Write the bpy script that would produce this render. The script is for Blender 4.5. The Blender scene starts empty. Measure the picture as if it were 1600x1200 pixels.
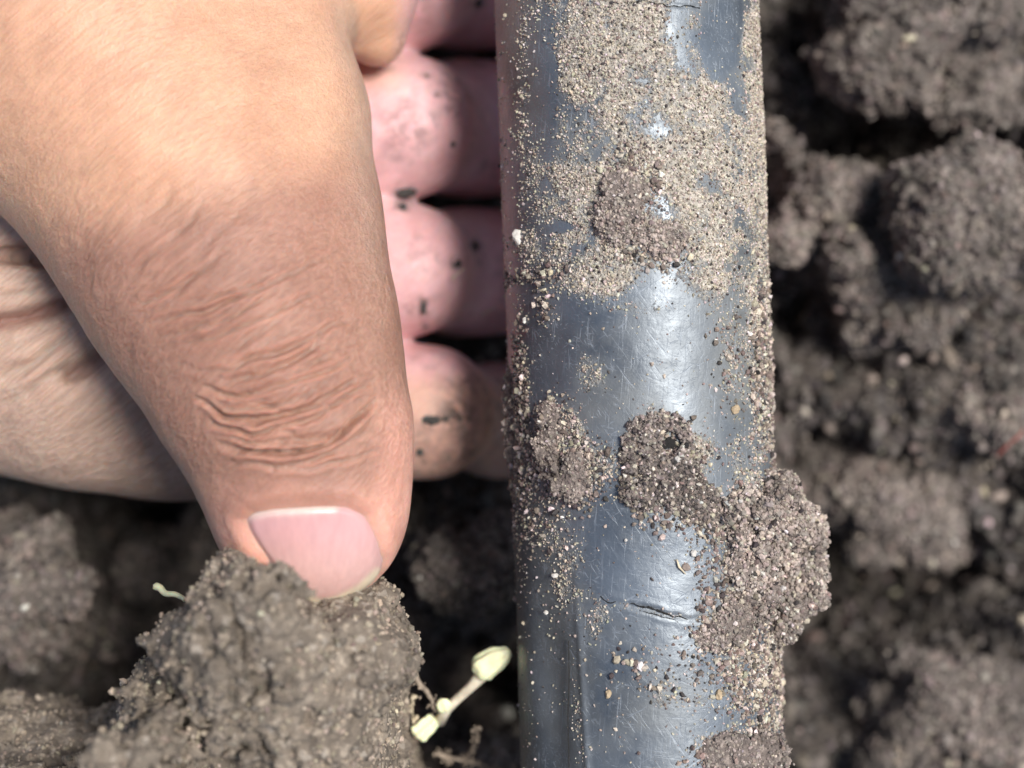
import bpy, math, time
import numpy as np
from mathutils import Vector
T0 = time.time()
sc = bpy.context.scene
C = sc.collection
MM = 0.001                       # everything below is laid out in millimetres
rng = np.random.default_rng(7)

# ------------------------------------------------------------ camera, sky, sun, exposure
ZC, ZF, WF = 224.0, 64.0, 108.0  # camera height, height of the pipe's top, width seen at that height
cam = bpy.data.cameras.new('camera')
cam.sensor_width = 36.0
cam.lens = 36.0 * (ZC - ZF) / WF
cam.clip_start = 0.005; cam.clip_end = 50.0
cam.dof.use_dof = True
cam.dof.focus_distance = (ZC - 61.0) * MM
cam.dof.aperture_fstop = 12.0
cam.dof.aperture_blades = 0
camo = bpy.data.objects.new('camera', cam); C.objects.link(camo)
camo.location = (0, 0, ZC * MM)
sc.camera = camo

SUN_EL, SUN_AZ = math.radians(64), math.radians(24)   # azimuth from +X towards +Y
w = bpy.data.worlds.new('World'); sc.world = w; w.use_nodes = True
nt = w.node_tree
for n in list(nt.nodes): nt.nodes.remove(n)
sky = nt.nodes.new('ShaderNodeTexSky'); sky.sky_type = 'NISHITA'; sky.sun_disc = False
sky.sun_elevation = SUN_EL; sky.sun_rotation = math.pi / 2 - SUN_AZ
sky.air_density = 1.0; sky.dust_density = 2.0; sky.ozone_density = 1.0
bg = nt.nodes.new('ShaderNodeBackground'); bg.inputs['Strength'].default_value = 0.075
wo = nt.nodes.new('ShaderNodeOutputWorld')
nt.links.new(sky.outputs[0], bg.inputs[0]); nt.links.new(bg.outputs[0], wo.inputs[0])
sl = bpy.data.lights.new('sun', 'SUN'); sl.energy = 3.2; sl.angle = math.radians(20); sl.color = (1.0, 0.965, 0.92)
so = bpy.data.objects.new('sun', sl); C.objects.link(so)
sd = Vector((math.cos(SUN_EL) * math.cos(SUN_AZ), math.cos(SUN_EL) * math.sin(SUN_AZ), math.sin(SUN_EL)))
so.rotation_euler = sd.to_track_quat('Z', 'Y').to_euler(); so.location = (0.3, 0.15, 0.6)
sc.view_settings.view_transform = 'Standard'; sc.view_settings.look = 'None'
sc.view_settings.gamma = 1.0; sc.view_settings.use_curve_mapping = False
sc.view_settings.exposure = 0.66

# ------------------------------------------------------------ layout helpers
def H(px, py, z):
    """layout sheet -> place: the photograph's column and row at a given real height"""
    k = WF / 1600.0 * (ZC - z) / (ZC - ZF)
    return np.array([(px - 800.0) * k, (600.0 - py) * k, z])
def PX(p):
    k = WF / 1600.0 * (ZC - p[:, 2]) / (ZC - ZF)
    return 800.0 + p[:, 0] / k, 600.0 - p[:, 1] / k
def ppm(z): return 1600.0 * (ZC - ZF) / (WF * (ZC - z))       # sheet units per mm

def _h(ix, iy, iz, s):
    with np.errstate(over='ignore'):
        a = ix.astype(np.uint32) * np.uint32(374761393) + iy.astype(np.uint32) * np.uint32(668265263) + iz.astype(np.uint32) * np.uint32(2147483647 - 991) + np.uint32(s * 1274126177 & 0xffffffff)
        a = (a ^ (a >> np.uint32(13))) * np.uint32(1274126177)
        a = (a ^ (a >> np.uint32(16))) * np.uint32(2246822519)
        a = a ^ (a >> np.uint32(15))
    return a.astype(np.float32) / np.float32(4294967295.0)
def vnoise(p, scale, seed=0):
    q = (p / scale).astype(np.float32); i = np.floor(q).astype(np.int64); f = q - i
    f = f * f * f * (f * (f * 6 - 15) + 10); out = 0
    for dx in (0, 1):
        wx = f[:, 0] if dx else 1 - f[:, 0]
        for dy in (0, 1):
            wy = f[:, 1] if dy else 1 - f[:, 1]
            for dz in (0, 1):
                wz = f[:, 2] if dz else 1 - f[:, 2]
                out = out + wx * wy * wz * _h(i[:, 0] + dx, i[:, 1] + dy, i[:, 2] + dz, seed)
    return out * 2 - 1
def fbm(p, scale, octv=4, seed=0, gain=0.5):
    o = 0; a = 1.0; t = 0
    for k in range(octv):
        o = o + a * vnoise(p + 17.3 * k, scale / 2 ** k, seed + k); t += a; a *= gain
    return o / t
def crumbs(p, scale, seed=0, rad=0.72):
    """round lumps packed side by side: 0 between them, 1 on top"""
    q = (p / scale).astype(np.float32); i = np.floor(q).astype(np.int64); f = q - i
    best = np.full(len(p), 9.0, np.float32)
    for dx in (-1, 0, 1):
        for dy in (-1, 0, 1):
            for dz in (-1, 0, 1):
                jx, jy, jz = i[:, 0] + dx, i[:, 1] + dy, i[:, 2] + dz
                s = 0.55 + 0.75 * _h(jx, jy, jz, seed + 9)
                d = ((dx + _h(jx, jy, jz, seed + 1) - f[:, 0]) ** 2 + (dy + _h(jx, jy, jz, seed + 2) - f[:, 1]) ** 2
                     + (dz + _h(jx, jy, jz, seed + 3) - f[:, 2]) ** 2) / (s * s)
                best = np.minimum(best, d)
    return np.sqrt(np.maximum(0, 1 - best / (rad * rad)))
def sstep(a, b, x):
    t = np.clip((x - a) / (b - a), 0, 1); return t * t * (3 - 2 * t)

def tag(o, label=None, cat=None, group=None, kind=None):
    if label: o['label'] = label
    if cat: o['category'] = cat
    if group: o['group'] = group
    if kind: o['kind'] = kind
    return o
def mesh_obj(name, v, f, mat, parent=None, attrs=None, origin=None, smooth=True, cols=None):
    v = np.asarray(v, np.float64); f = np.asarray(f)
    org = np.zeros(3) if origin is None else np.asarray(origin, float)
    me = bpy.data.meshes.new(name)
    me.vertices.add(len(v)); me.vertices.foreach_set('co', ((v - org) * MM).astype(np.float32).ravel())
    n, m = f.shape
    me.loops.add(n * m); me.loops.foreach_set('vertex_index', f.astype(np.int32).ravel())
    me.polygons.add(n); me.polygons.foreach_set('loop_start', (np.arange(n) * m).astype(np.int32))
    me.polygons.foreach_set('loop_total', np.full(n, m, np.int32))
    me.polygons.foreach_set('use_smooth', np.full(n, smooth, bool))
    me.update(calc_edges=True); me.validate()
    for k, a in (attrs or {}).items():
        at = me.attributes.new(k, 'FLOAT', 'POINT'); at.data.foreach_set('value', np.asarray(a, np.float32))
    for k, a in (cols or {}).items():
        at = me.attributes.new(k, 'FLOAT_COLOR', 'POINT')
        at.data.foreach_set('color', np.concatenate([a, np.ones((len(a), 1))], 1).astype(np.float32).ravel())
    me.materials.append(mat)
    o = bpy.data.objects.new(name, me); C.objects.link(o)
    if parent is not None:
        o.parent = parent; o.location = tuple((org - np.array(parent['_o'])) * MM) if '_o' in parent else tuple(org * MM)
    else: o.location = tuple(org * MM)
    return o
def vnormals(v, f):
    a, b, c = v[f[:, 0]], v[f[:, 1]], v[f[:, 2]]
    n = np.cross(b - a, c - a) if f.shape[1] == 3 else np.cross(c - a, v[f[:, 3]] - b)
    out = np.zeros_like(v)
    for k in range(f.shape[1]):
        for ax in range(3): out[:, ax] += np.bincount(f[:, k], n[:, ax], len(v))
    return out / np.maximum(np.linalg.norm(out, axis=1, keepdims=True), 1e-9)

def surface_net(sdf, lo, hi, h, block=8, pad=2.0):
    """skin of a solid given by its distance function, as quads"""
    lo = np.array(lo, float); hi = np.array(hi, float)
    nb = np.ceil((hi - lo) / (h * block)).astype(int); n = nb * block
    g = [lo[k] + (np.arange(nb[k]) + 0.5) * block * h for k in range(3)]
    P = np.stack(np.meshgrid(*g, indexing='ij'), -1).reshape(-1, 3)
    dc = sdf(P).reshape(nb)
    full = np.repeat(np.repeat(np.repeat(dc, block, 0), block, 1), block, 2).astype(np.float32)
    near = np.abs(dc) < block * h * 0.87 + pad
    mask = np.repeat(np.repeat(np.repeat(near, block, 0), block, 1), block, 2)
    idx = np.argwhere(mask); P = lo + idx * h
    out = np.empty(len(P), np.float32)
    for s in range(0, len(P), 400000): out[s:s + 400000] = sdf(P[s:s + 400000])
    full[mask] = out
    full[0] = full[-1] = 5; full[:, 0] = full[:, -1] = 5; full[:, :, 0] = full[:, :, -1] = 5
    ins = full < 0
    c = np.zeros(tuple(n - 1), np.int8)
    for dx in (0, 1):
        for dy in (0, 1):
            for dz in (0, 1):
                c += ins[dx:n[0] - 1 + dx, dy:n[1] - 1 + dy, dz:n[2] - 1 + dz]
    act = (c > 0) & (c < 8)
    cells = np.argwhere(act)
    vid = np.full(act.shape, -1, np.int64); vid[act] = np.arange(len(cells))
    acc = np.zeros((len(cells), 3)); cnt = np.zeros(len(cells))
    corners = [(a, b, d) for a in (0, 1) for b in (0, 1) for d in (0, 1)]
    for i, ca in enumerate(corners):
        for cb in corners[i + 1:]:
            if sum(abs(x - y) for x, y in zip(ca, cb)) != 1: continue
            A = full[tuple((cells + ca).T)]; B = full[tuple((cells + cb).T)]
            s = (A < 0) != (B < 0)
            t = np.where(s, A / np.where(np.abs(A - B) < 1e-9, 1, A - B), 0)
            pt = np.array(ca) + t[:, None] * (np.array(cb) - np.array(ca))
            acc += pt * s[:, None]; cnt += s
    V = lo + (cells + acc / cnt[:, None]) * h
    F = []
    for ax in range(3):
        u, v_ = [(1, 2), (2, 0), (0, 1)][ax]
        sl0 = [slice(1, -1)] * 3; sl1 = [slice(1, -1)] * 3
        sl0[ax] = slice(0, -1); sl1[ax] = slice(1, None)
        a = ins[tuple(sl0)]; b = ins[tuple(sl1)]
        e = np.argwhere(a != b); off = np.array([1, 1, 1]); off[ax] = 0; e = e + off
        flip = ins[tuple(e.T)]
        du = np.zeros(3, int); du[u] = 1; dv = np.zeros(3, int); dv[v_] = 1
        q = np.stack([vid[tuple((e - du - dv).T)], vid[tuple((e - dv).T)], vid[tuple(e.T)], vid[tuple((e - du).T)]], 1)
        q[~flip] = q[~flip][:, ::-1]
        F.append(q)
    F = np.concatenate(F); F = F[(F >= 0).all(1)]
    return V, F
def relax(v, f, n=1, w=0.5):
    for _ in range(n):
        s = np.zeros_like(v); c = np.zeros(len(v))
        for k in range(4):
            a, b = f[:, k], f[:, (k + 1) % 4]
            for ax in range(3): s[:, ax] += np.bincount(a, v[b, ax], len(v)) + np.bincount(b, v[a, ax], len(v))
            c += np.bincount(a, minlength=len(v)) + np.bincount(b, minlength=len(v))
        v = v + w * (s / np.maximum(c, 1)[:, None] - v)
    return v
def smin(a, b, k):
    h = np.maximum(k - np.abs(a - b), 0) / k
    return np.minimum(a, b) - h * h * k * 0.25
def cone(p, a, b, ra, rb, sq=1.0):
    """rounded tapered limb from a to b; sq < 1 flattens it in height"""
    a = np.array(a, float); b = np.array(b, float); q = p.astype(np.float32)
    if sq != 1.0:
        zc = (a[2] + b[2]) / 2
        q = q.copy(); q[:, 2] = (q[:, 2] - zc) / sq + zc
        a = a.copy(); b = b.copy(); a[2] = (a[2] - zc) / sq + zc; b[2] = (b[2] - zc) / sq + zc
    ab = (b - a).astype(np.float32); t = np.clip(((q - a.astype(np.float32)) @ ab) / max(ab @ ab, 1e-9), 0, 1)
    d = np.linalg.norm(q - a.astype(np.float32) - t[:, None] * ab, axis=1) - (ra + (rb - ra) * t)
    return d * (sq if sq < 1 else 1)
def chain(p, pts, k=2.0, sq=1.0):
    """pts: (column, row, height, radius in mm)"""
    o = None
    for a, b in zip(pts[:-1], pts[1:]):
        d = cone(p, H(*a[:3]), H(*b[:3]), a[3], b[3], sq)
        o = d if o is None else smin(o, d, k)
    return o
def seg_dist(x, y, pts):
    d = np.full(len(x), 1e9); tt = np.zeros(len(x)); n = len(pts) - 1
    for i in range(n):
        (ax, ay), (bx, by) = pts[i][:2], pts[i + 1][:2]
        L = (bx - ax) ** 2 + (by - ay) ** 2
        t = np.clip(((x - ax) * (bx - ax) + (y - ay) * (by - ay)) / L, 0, 1)
        e = np.hypot(x - ax - t * (bx - ax), y - ay - t * (by - ay))
        m = e < d; d[m] = e[m]; tt[m] = (i + t[m]) / n
    return d, tt

# ------------------------------------------------------------ materials
class NB:
    def __init__(s, name):
        s.m = bpy.data.materials.new(name); s.m.use_nodes = True; s.t = s.m.node_tree
        s.b = s.t.nodes['Principled BSDF']; s.tc = s.t.nodes.new('ShaderNodeTexCoord')
    def n(s, k, **kw):
        x = s.t.nodes.new(k)
        for a, b in kw.items(): setattr(x, a, b)
        return x
    def l(s, a, b): s.t.links.new(a, b)
    def obj(s, scale=(1, 1, 1), rot=(0, 0, 0)):
        m = s.n('ShaderNodeMapping'); s.l(s.tc.outputs['Object'], m.inputs[0])
        m.inputs['Scale'].default_value = scale; m.inputs['Rotation'].default_value = rot; return m.outputs[0]
    def noise(s, vec, sc_, det=4, rough=0.55, dist=0.0):
        x = s.n('ShaderNodeTexNoise'); s.l(vec, x.inputs['Vector']); x.inputs['Scale'].default_value = sc_
        x.inputs['Detail'].default_value = det; x.inputs['Roughness'].default_value = rough; x.inputs['Distortion'].default_value = dist
        return x.outputs['Fac']
    def vor(s, vec, sc_, out='Distance', feat='F1'):
        x = s.n('ShaderNodeTexVoronoi', feature=feat); s.l(vec, x.inputs['Vector']); x.inputs['Scale'].default_value = sc_
        return x.outputs[out]
    def ramp(s, fac, stops):
        x = s.n('ShaderNodeValToRGB'); s.l(fac, x.inputs[0]); e = x.color_ramp.elements
        while len(e) < len(stops): e.new(0.5)
        for i, (p, c) in enumerate(stops):
            e[i].position = p; e[i].color = (*c, 1) if isinstance(c, tuple) else (c, c, c, 1)
        return x.outputs[0]
    def math(s, op, a, b=None, clamp=False):
        x = s.n('ShaderNodeMath', operation=op, use_clamp=clamp)
        for i, v in enumerate((a, b)):
            if v is None: continue
            if isinstance(v, (int, float)): x.inputs[i].default_value = v
            else: s.l(v, x.inputs[i])
        return x.outputs[0]
    def mix(s, fac, a, b, blend='MIX'):
        x = s.n('ShaderNodeMix', data_type='RGBA', blend_type=blend)
        for i, v in ((0, fac), (6, a), (7, b)):
            if isinstance(v, (int, float)): x.inputs[i].default_value = v
            elif isinstance(v, tuple): x.inputs[i].default_value = (*v, 1)
            else: s.l(v, x.inputs[i])
        return x.outputs[2]
    def attr(s, name, out='Fac'):
        x = s.n('ShaderNodeAttribute'); x.attribute_name = name; return x.outputs[out]
    def bump(s, h, dist, strength=1.0, prev=None):
        x = s.n('ShaderNodeBump'); s.l(h, x.inputs['Height']); x.inputs['Distance'].default_value = dist
        x.inputs['Strength'].default_value = strength
        if prev is not None: s.l(prev, x.inputs['Normal'])
        return x.outputs[0]
    def put(s, **kw):
        for k, v in kw.items():
            i = s.b.inputs[k.replace('_', ' ')]
            if isinstance(v, (int, float)): i.default_value = v
            elif isinstance(v, tuple): i.default_value = (*v, 1) if i.type == 'RGBA' else v
            else: s.l(v, i)
        return s.m

def soil_material(name, dark, mid, pale, scale=1.0):
    b = NB(name); v = b.obj()
    n1 = b.noise(v, 130 * scale, 8, 0.7); n2 = b.noise(v, 900 * scale, 4, 0.6)
    c = b.ramp(n1, [(0.30, dark), (0.52, mid), (0.75, pale)])
    c2 = b.ramp(n2, [(0.3, tuple(x * 0.45 for x in mid)), (0.55, mid), (0.72, tuple(min(1, x * 1.9) for x in pale))])
    col = b.mix(0.45, c, c2)
    cell = b.vor(v, 1500 * scale, 'Color')
    sp = b.n('ShaderNodeSeparateColor'); b.l(cell, sp.inputs[0])
    fleck = b.ramp(sp.outputs[0], [(0.93, 0.0), (0.97, 1.0)])
    col = b.mix(b.math('MULTIPLY', fleck, 0.55), col, (0.42, 0.37, 0.31))
    h = b.math('ADD', b.noise(v, 1300 * scale, 5, 0.7), b.math('MULTIPLY', b.vor(v, 1100 * scale), -0.6))
    return b.put(Base_Color=col, Roughness=0.92, Normal=b.bump(h, 0.0006, 0.9))
M_SOIL = soil_material('soil', (0.030, 0.024, 0.020), (0.085, 0.070, 0.058), (0.185, 0.152, 0.126))
M_CLOD = soil_material('clod_soil', (0.065, 0.051, 0.039), (0.205, 0.167, 0.128), (0.40, 0.335, 0.26))
M_LUMP = soil_material('lump_soil', (0.045, 0.036, 0.031), (0.14, 0.117, 0.10), (0.30, 0.255, 0.22))
M_DRY = soil_material('dry_soil', (0.085, 0.068, 0.060), (0.23, 0.188, 0.163), (0.42, 0.35, 0.30), 1.6)

def grain_material(name):
    b = NB(name); v = b.obj()
    c = b.attr('tint', 'Color'); n = b.noise(v, 4000, 3)
    col = b.mix(1.0, c, b.ramp(n, [(0.3, 0.65), (0.7, 1.25)]), 'MULTIPLY')
    return b.put(Base_Color=col, Roughness=0.8, Normal=b.bump(n, 0.0001, 0.5))
M_GRAIN = grain_material('soil_grains')

def skin_material():
    b = NB('skin'); v = b.obj()
    base = b.attr('tint', 'Color')
    m1 = b.noise(v, 160, 5, 0.6); 
    col = b.mix(0.55, base, b.mix(1.0, base, b.ramp(m1, [(0.3, (0.78, 0.70, 0.66)), (0.7, (1.2, 1.18, 1.15))]), 'MULTIPLY'))
    # fine furrows of the skin, running lower left to upper right
    st = b.obj(scale=(0.22, 1, 1), rot=(0, 0, math.radians(-38)))
    mp = b.n('ShaderNodeMapping'); b.l(b.tc.outputs['Object'], mp.inputs[0]); mp.vector_type = 'POINT'
    mp.inputs['Rotation'].default_value = (0, 0, math.radians(-40))
    mp2 = b.n('ShaderNodeMapping'); b.l(mp.outputs[0], mp2.inputs[0]); mp2.inputs['Scale'].default_value = (0.075, 1, 1)
    s1 = b.noise(mp2.outputs[0], 2500, 4, 0.65, 0.15)
    s2 = b.noise(mp2.outputs[0], 420, 3, 0.5, 0.4)
    cells = b.vor(v, 2000, 'Distance', 'DISTANCE_TO_EDGE')
    furrow = b.attr('furrow')
    col = b.mix(b.math('MULTIPLY', furrow, 0.6), col, b.mix(1.0, col, b.ramp(s1, [(0.38, (0.77, 0.72, 0.71)), (0.60, (1.17, 1.15, 1.15))]), 'MULTIPLY'))
    # soil rubbed into the skin
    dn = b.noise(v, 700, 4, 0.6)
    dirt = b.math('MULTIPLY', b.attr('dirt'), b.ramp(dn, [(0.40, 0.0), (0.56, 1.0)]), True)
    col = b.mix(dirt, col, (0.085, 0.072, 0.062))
    h = b.math('ADD', b.math('MULTIPLY', b.math('ADD', s1, b.math('MULTIPLY', s2, 1.7)), furrow), b.math('MULTIPLY', b.math('MINIMUM', cells, 0.25), 0.35))
    n = b.bump(h, 0.00034, 0.85)
    rough = b.math('ADD', 0.42, b.math('MULTIPLY', dirt, 0.4))
    return b.put(Base_Color=col, Roughness=rough, Normal=n, Subsurface_Weight=1.0, Subsurface_Radius=(1.0, 0.36, 0.2),
                 Subsurface_Scale=0.0009, Specular_IOR_Level=0.4)
M_SKIN = skin_material()
def nail_material():
    b = NB('nail'); v = b.obj(scale=(1, 0.12, 1)); t = b.attr('tint', 'Color'); n = b.noise(v, 1500, 3)
    col = b.mix(0.25, t, b.mix(1.0, t, b.ramp(n, [(0.3, 0.75), (0.7, 1.2)]), 'MULTIPLY'))
    return b.put(Base_Color=col, Roughness=0.22, Subsurface_Weight=0.6, Subsurface_Radius=(1, .5, .4), Subsurface_Scale=0.0008,
                 Coat_Weight=0.15, Coat_Roughness=0.3, Normal=b.bump(n, 0.00006, 0.6))
M_NAIL = nail_material()
def pipe_material():
    b = NB('black_plastic'); v = b.obj()
    fine = b.noise(v, 2600, 4, 0.7); mid = b.noise(v, 420, 5, 0.62); low = b.noise(v, 75, 4, 0.6)
    cell = b.vor(v, 3600, 'Distance')
    dust = b.attr('dust'); film = b.attr('film')
    thr = b.math('ADD', b.math('MULTIPLY', fine, 0.5), b.math('ADD', b.math('MULTIPLY', mid, 0.5), b.math('MULTIPLY', cell, 0.25)))
    # specks gather where the dust coat is thick
    d = b.math('MULTIPLY', b.math('SUBTRACT', b.math('ADD', b.math('MULTIPLY', dust, 0.62), 0.10), b.math('SUBTRACT', thr, 0.28)), 2.6, True)
    sp = b.n('ShaderNodeSeparateColor'); b.l(b.vor(v, 3000, 'Color'), sp.inputs[0])
    dcol = b.mix(sp.outputs[0], (0.22, 0.19, 0.150), (0.58, 0.52, 0.43))
    plastic = b.mix(b.ramp(low, [(0.3, 0.0), (0.7, 1.0)]), (0.036, 0.044, 0.055), (0.090, 0.110, 0.136))
    filmy = b.math('MULTIPLY', b.math('ADD', b.math('ADD', film, b.math('MULTIPLY', dust, 0.8)), b.math('MULTIPLY', b.math('SUBTRACT', mid, 0.5), 0.8)), 0.55, True)
    plastic = b.mix(filmy, plastic, (0.19, 0.185, 0.16))
    # scratches: three directions of thin streaks
    scr = None
    for ang, sc_, th in ((4, 4600, 0.63), (-36, 4200, 0.64), (58, 4200, 0.655), (97, 4800, 0.64), (-70, 2000, 0.70)):
        m = b.n('ShaderNodeMapping'); b.l(b.tc.outputs['Object'], m.inputs[0]); m.inputs['Rotation'].default_value = (0, 0, math.radians(ang))
        m2 = b.n('ShaderNodeMapping'); b.l(m.outputs[0], m2.inputs[0]); m2.inputs['Scale'].default_value = (1, 0.05, 0.6)
        s = b.ramp(b.noise(m2.outputs[0], sc_, 2, 0.5, 0.15), [(th - 0.02, 0.0), (th + 0.05, 1.0)])
        scr = s if scr is None else b.math('MAXIMUM', scr, s)
    scr = b.math('MULTIPLY', scr, b.ramp(mid, [(0.40, 0.15), (0.62, 0.9)]))
    plastic = b.mix(b.math('MULTIPLY', scr, 0.55), plastic, (0.24, 0.27, 0.31))
    col = b.mix(d, plastic, dcol)
    rough = b.math('ADD', b.math('ADD', 0.44, b.math('MULTIPLY', filmy, 0.25)), b.math('MULTIPLY', d, 0.5), True)
    rough = b.math('ADD', rough, b.math('MULTIPLY', b.math('SUBTRACT', mid, 0.5), 0.25), True)
    h = b.math('ADD', b.math('MULTIPLY', d, b.math('ADD', 0.5, fine)), b.math('MULTIPLY', scr, -0.12))
    n0 = b.bump(b.noise(v, 260, 5, 0.6), 0.0011, 0.17)
    n = b.bump(h, 0.00022, 0.9, n0)
    return b.put(Base_Color=col, Roughness=rough, Normal=n, IOR=1.7, Specular_IOR_Level=0.8, Specular_Tint=(0.86, 0.94, 1.0))
M_PIPE = pipe_material()
def plain(name, col, rough=0.7, var=0.3, sc_=900, sss=0.0):
    b = NB(name); v = b.obj(); n = b.noise(v, sc_, 4)
    c = b.mix(1.0, col, b.ramp(n, [(0.3, 1 - var), (0.7, 1 + var)]), 'MULTIPLY')
    return b.put(Base_Color=c, Roughness=rough, Normal=b.bump(n, 0.0002, 0.5), Subsurface_Weight=sss, Subsurface_Scale=0.001)
M_SPROUT = plain('pale_shoot', (0.82, 0.80, 0.50), 0.55, 0.2, 700, 0.4)
M_STEM = plain('pale_stem', (0.62, 0.55, 0.42), 0.55, 0.25, 900, 0.3)
M_GRIT = plain('pale_grit', (0.55, 0.52, 0.47), 0.6, 0.3, 1500)
M_ROOT = plain('dry_root', (0.30, 0.24, 0.18), 0.8, 0.35, 1500)
M_HAIR = plain('straw_fibre', (0.62, 0.52, 0.36), 0.6, 0.2, 1500)

# ------------------------------------------------------------ grains
def ico(sub):
    import bmesh
    bm = bmesh.new(); bmesh.ops.create_icosphere(bm, subdivisions=sub, radius=1.0)
    v = np.array([x.co[:] for x in bm.verts]); f = np.array([[x.index for x in q.verts] for q in bm.faces]); bm.free()
    return v, f
ICO1, ICO2 = ico(1), ico(2)
def grains(pos, rad, tints, nrm=None, base=ICO1, rough=0.35, flat=0.75):
    """many irregular grains as one mesh: returns verts, faces, tint per vertex"""
    bv, bf = base; n = len(pos); k = len(bv)
    q = rng.normal(size=(n, 4)); q /= np.linalg.norm(q, axis=1, keepdims=True)
    a, b, c, d = q.T
    R = np.stack([1 - 2 * (c * c + d * d), 2 * (b * c - a * d), 2 * (b * d + a * c),
                  2 * (b * c + a * d), 1 - 2 * (b * b + d * d), 2 * (c * d - a * b),
                  2 * (b * d - a * c), 2 * (c * d + a * b), 1 - 2 * (b * b + c * c)], 1).reshape(n, 3, 3)
    s = rng.uniform(flat, 1.25, (n, 1, 3)) * np.array([1.15, 1.0, 0.8])
    v = bv[None] * (1 + rng.uniform(-rough, rough, (n, k, 1))) * s
    v = np.einsum('nij,nkj->nki', R, v) * rad[:, None, None] + pos[:, None]
    f = bf[None] + (np.arange(n) * k)[:, None, None]
    return v.reshape(-1, 3), f.reshape(-1, 3), np.repeat(tints, k, 0)
TAN = np.array([0.43, 0.37, 0.29]); BRN = np.array([0.19, 0.145, 0.122]); DRK = np.array([0.045, 0.036, 0.034]); PAL = np.array([0.55, 0.48, 0.43])
def tint(n, w):
    k = rng.choice(4, n, p=np.array(w) / sum(w)); base = np.stack([TAN, BRN, DRK, PAL])[k]
    return np.clip(base * rng.uniform(0.65, 1.4, (n, 1)) * rng.uniform(0.92, 1.08, (n, 3)), 0, 1)
def prad(n, lo, hi, a=2.2):
    u = rng.random(n); e = 1 - a
    return (lo ** e + u * (hi ** e - lo ** e)) ** (1 / e)
def sample_surface(v, f, n, dens=None):
    q = f[:, :3]; a, b, c = v[q[:, 0]], v[q[:, 1]], v[q[:, 2]]
    nr = np.cross(b - a, c - a); ar = np.linalg.norm(nr, axis=1)
    wgt = ar if dens is None else ar * dens[q].mean(1)
    i = rng.choice(len(q), n, p=wgt / wgt.sum())
    r1, r2 = rng.random(n), rng.random(n); m = r1 + r2 > 1; r1[m], r2[m] = 1 - r1[m], 1 - r2[m]
    return a[i] + r1[:, None] * (b[i] - a[i]) + r2[:, None] * (c[i] - a[i]), nr[i] / np.maximum(ar[i], 1e-9)[:, None]

# ------------------------------------------------------------ the ground
def axis_steps(c0, c1, h, far):
    a = list(np.arange(c0, c1, h)); s = h; x = a[-1]
    r = []
    while x < far: s *= 1.22; x += s; r.append(x)
    s = h; x = c0; l = []
    while x > -far: s *= 1.22; x -= s; l.append(x)
    return np.array(l[::-1] + a + r)
PITS = [(1390, 210, 150, 110, 22), (1330, 960, 170, 120, 26), (1500, 900, 160, 60, 15), (760, 1110, 100, 90, 20), (190, 850, 210, 75, 30), (1250, 480, 50, 60, 10),
        (1260, 60, 60, 60, 9), (1300, 720, 60, 60, 12), (160, 1130, 60, 70, 12), (560, 880, 90, 60, 9), (1560, 250, 80, 40, 10), (1330, 560, 50, 60, 6)]
HUMPS = [(1480, 60, 150, 90, 10), (1290, 340, 90, 90, 9), (1350, 470, 70, 70, 7), (1550, 360, 90, 80, 13), (1560, 560, 120, 80, 8), (1330, 640, 90, 60, 5),
         (1500, 1150, 150, 90, 9), (725, 860, 95, 90, 20), (60, 950, 120, 110, 11), (90, 1190, 150, 80, 15), (740, 1190, 90, 40, 8), (1240, 200, 60, 120, 6)]
def ground_height(x, y):
    p = np.stack([x, y, np.zeros_like(x)], 1); px, py = PX(p)
    h = 5.5 * fbm(p, 46, 3, 11) + 3.2 * fbm(p, 14, 2, 31) 
    for cx, cy, rx, ry, d in PITS: h = h - 1.45 * d * np.exp(-((px - cx) / rx) ** 2 - ((py - cy) / ry) ** 2)
    for cx, cy, rx, ry, d in HUMPS: h = h + d * np.exp(-((px - cx) / rx) ** 2 - ((py - cy) / ry) ** 2)
    r = np.hypot(x, y)
    return h + 14 * sstep(150, 330, r) * (0.6 + 0.4 * vnoise(p, 90, 5))
def ground_point(x, y):
    h = ground_height(x, y)
    p = np.stack([x, y, h], 1)
    w1 = p + 2.0 * np.stack([vnoise(p, 9, 41), vnoise(p, 9, 42), vnoise(p, 9, 43)], 1)
    rg = 1 - np.abs(fbm(w1, 17, 4, 57, .6)) * 3.2; z = h + 7.0 * fbm(w1, 13, 6, 55, .62) - 5.0 * np.clip(rg, 0, 1) ** 2 + 3.4 + 2.0 * crumbs(w1, 6.5, 52, 0.8) + 1.9 * crumbs(p, 2.9, 53, 0.8) + 0.9 * crumbs(p, 1.5, 54, 0.8) + 1.5 * fbm(p, 3.4, 5, 61, .65) - 5.0
    lat = 1.3
    return np.stack([x + lat * vnoise(w1, 4.5, 71) + 0.5 * vnoise(w1, 1.6, 73), y + lat * vnoise(w1, 4.5, 72) + 0.5 * vnoise(w1, 1.6, 74), z], 1)
gx = axis_steps(-100, 104, 0.48, 3000); gy = axis_steps(-80, 80, 0.48, 3000)
X, Y = np.meshgrid(gx, gy, indexing='ij'); gv = ground_point(X.ravel(), Y.ravel())
nx, ny = len(gx), len(gy)
ii, jj = np.meshgrid(np.arange(nx - 1), np.arange(ny - 1), indexing='ij'); b0 = (ii * ny + jj).ravel()
gf = np.stack([b0, b0 + ny, b0 + ny + 1, b0 + 1], 1)
ground = mesh_obj('ground', gv, gf, M_SOIL)
tag(ground, 'dark crumbly brown soil with deep black hollows all around the hand and pipe', 'soil', kind='structure')
print('ground', len(gv), time.time() - T0)
ALLG = []    # (pos, rad, tint) for the loose crumbs
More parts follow.
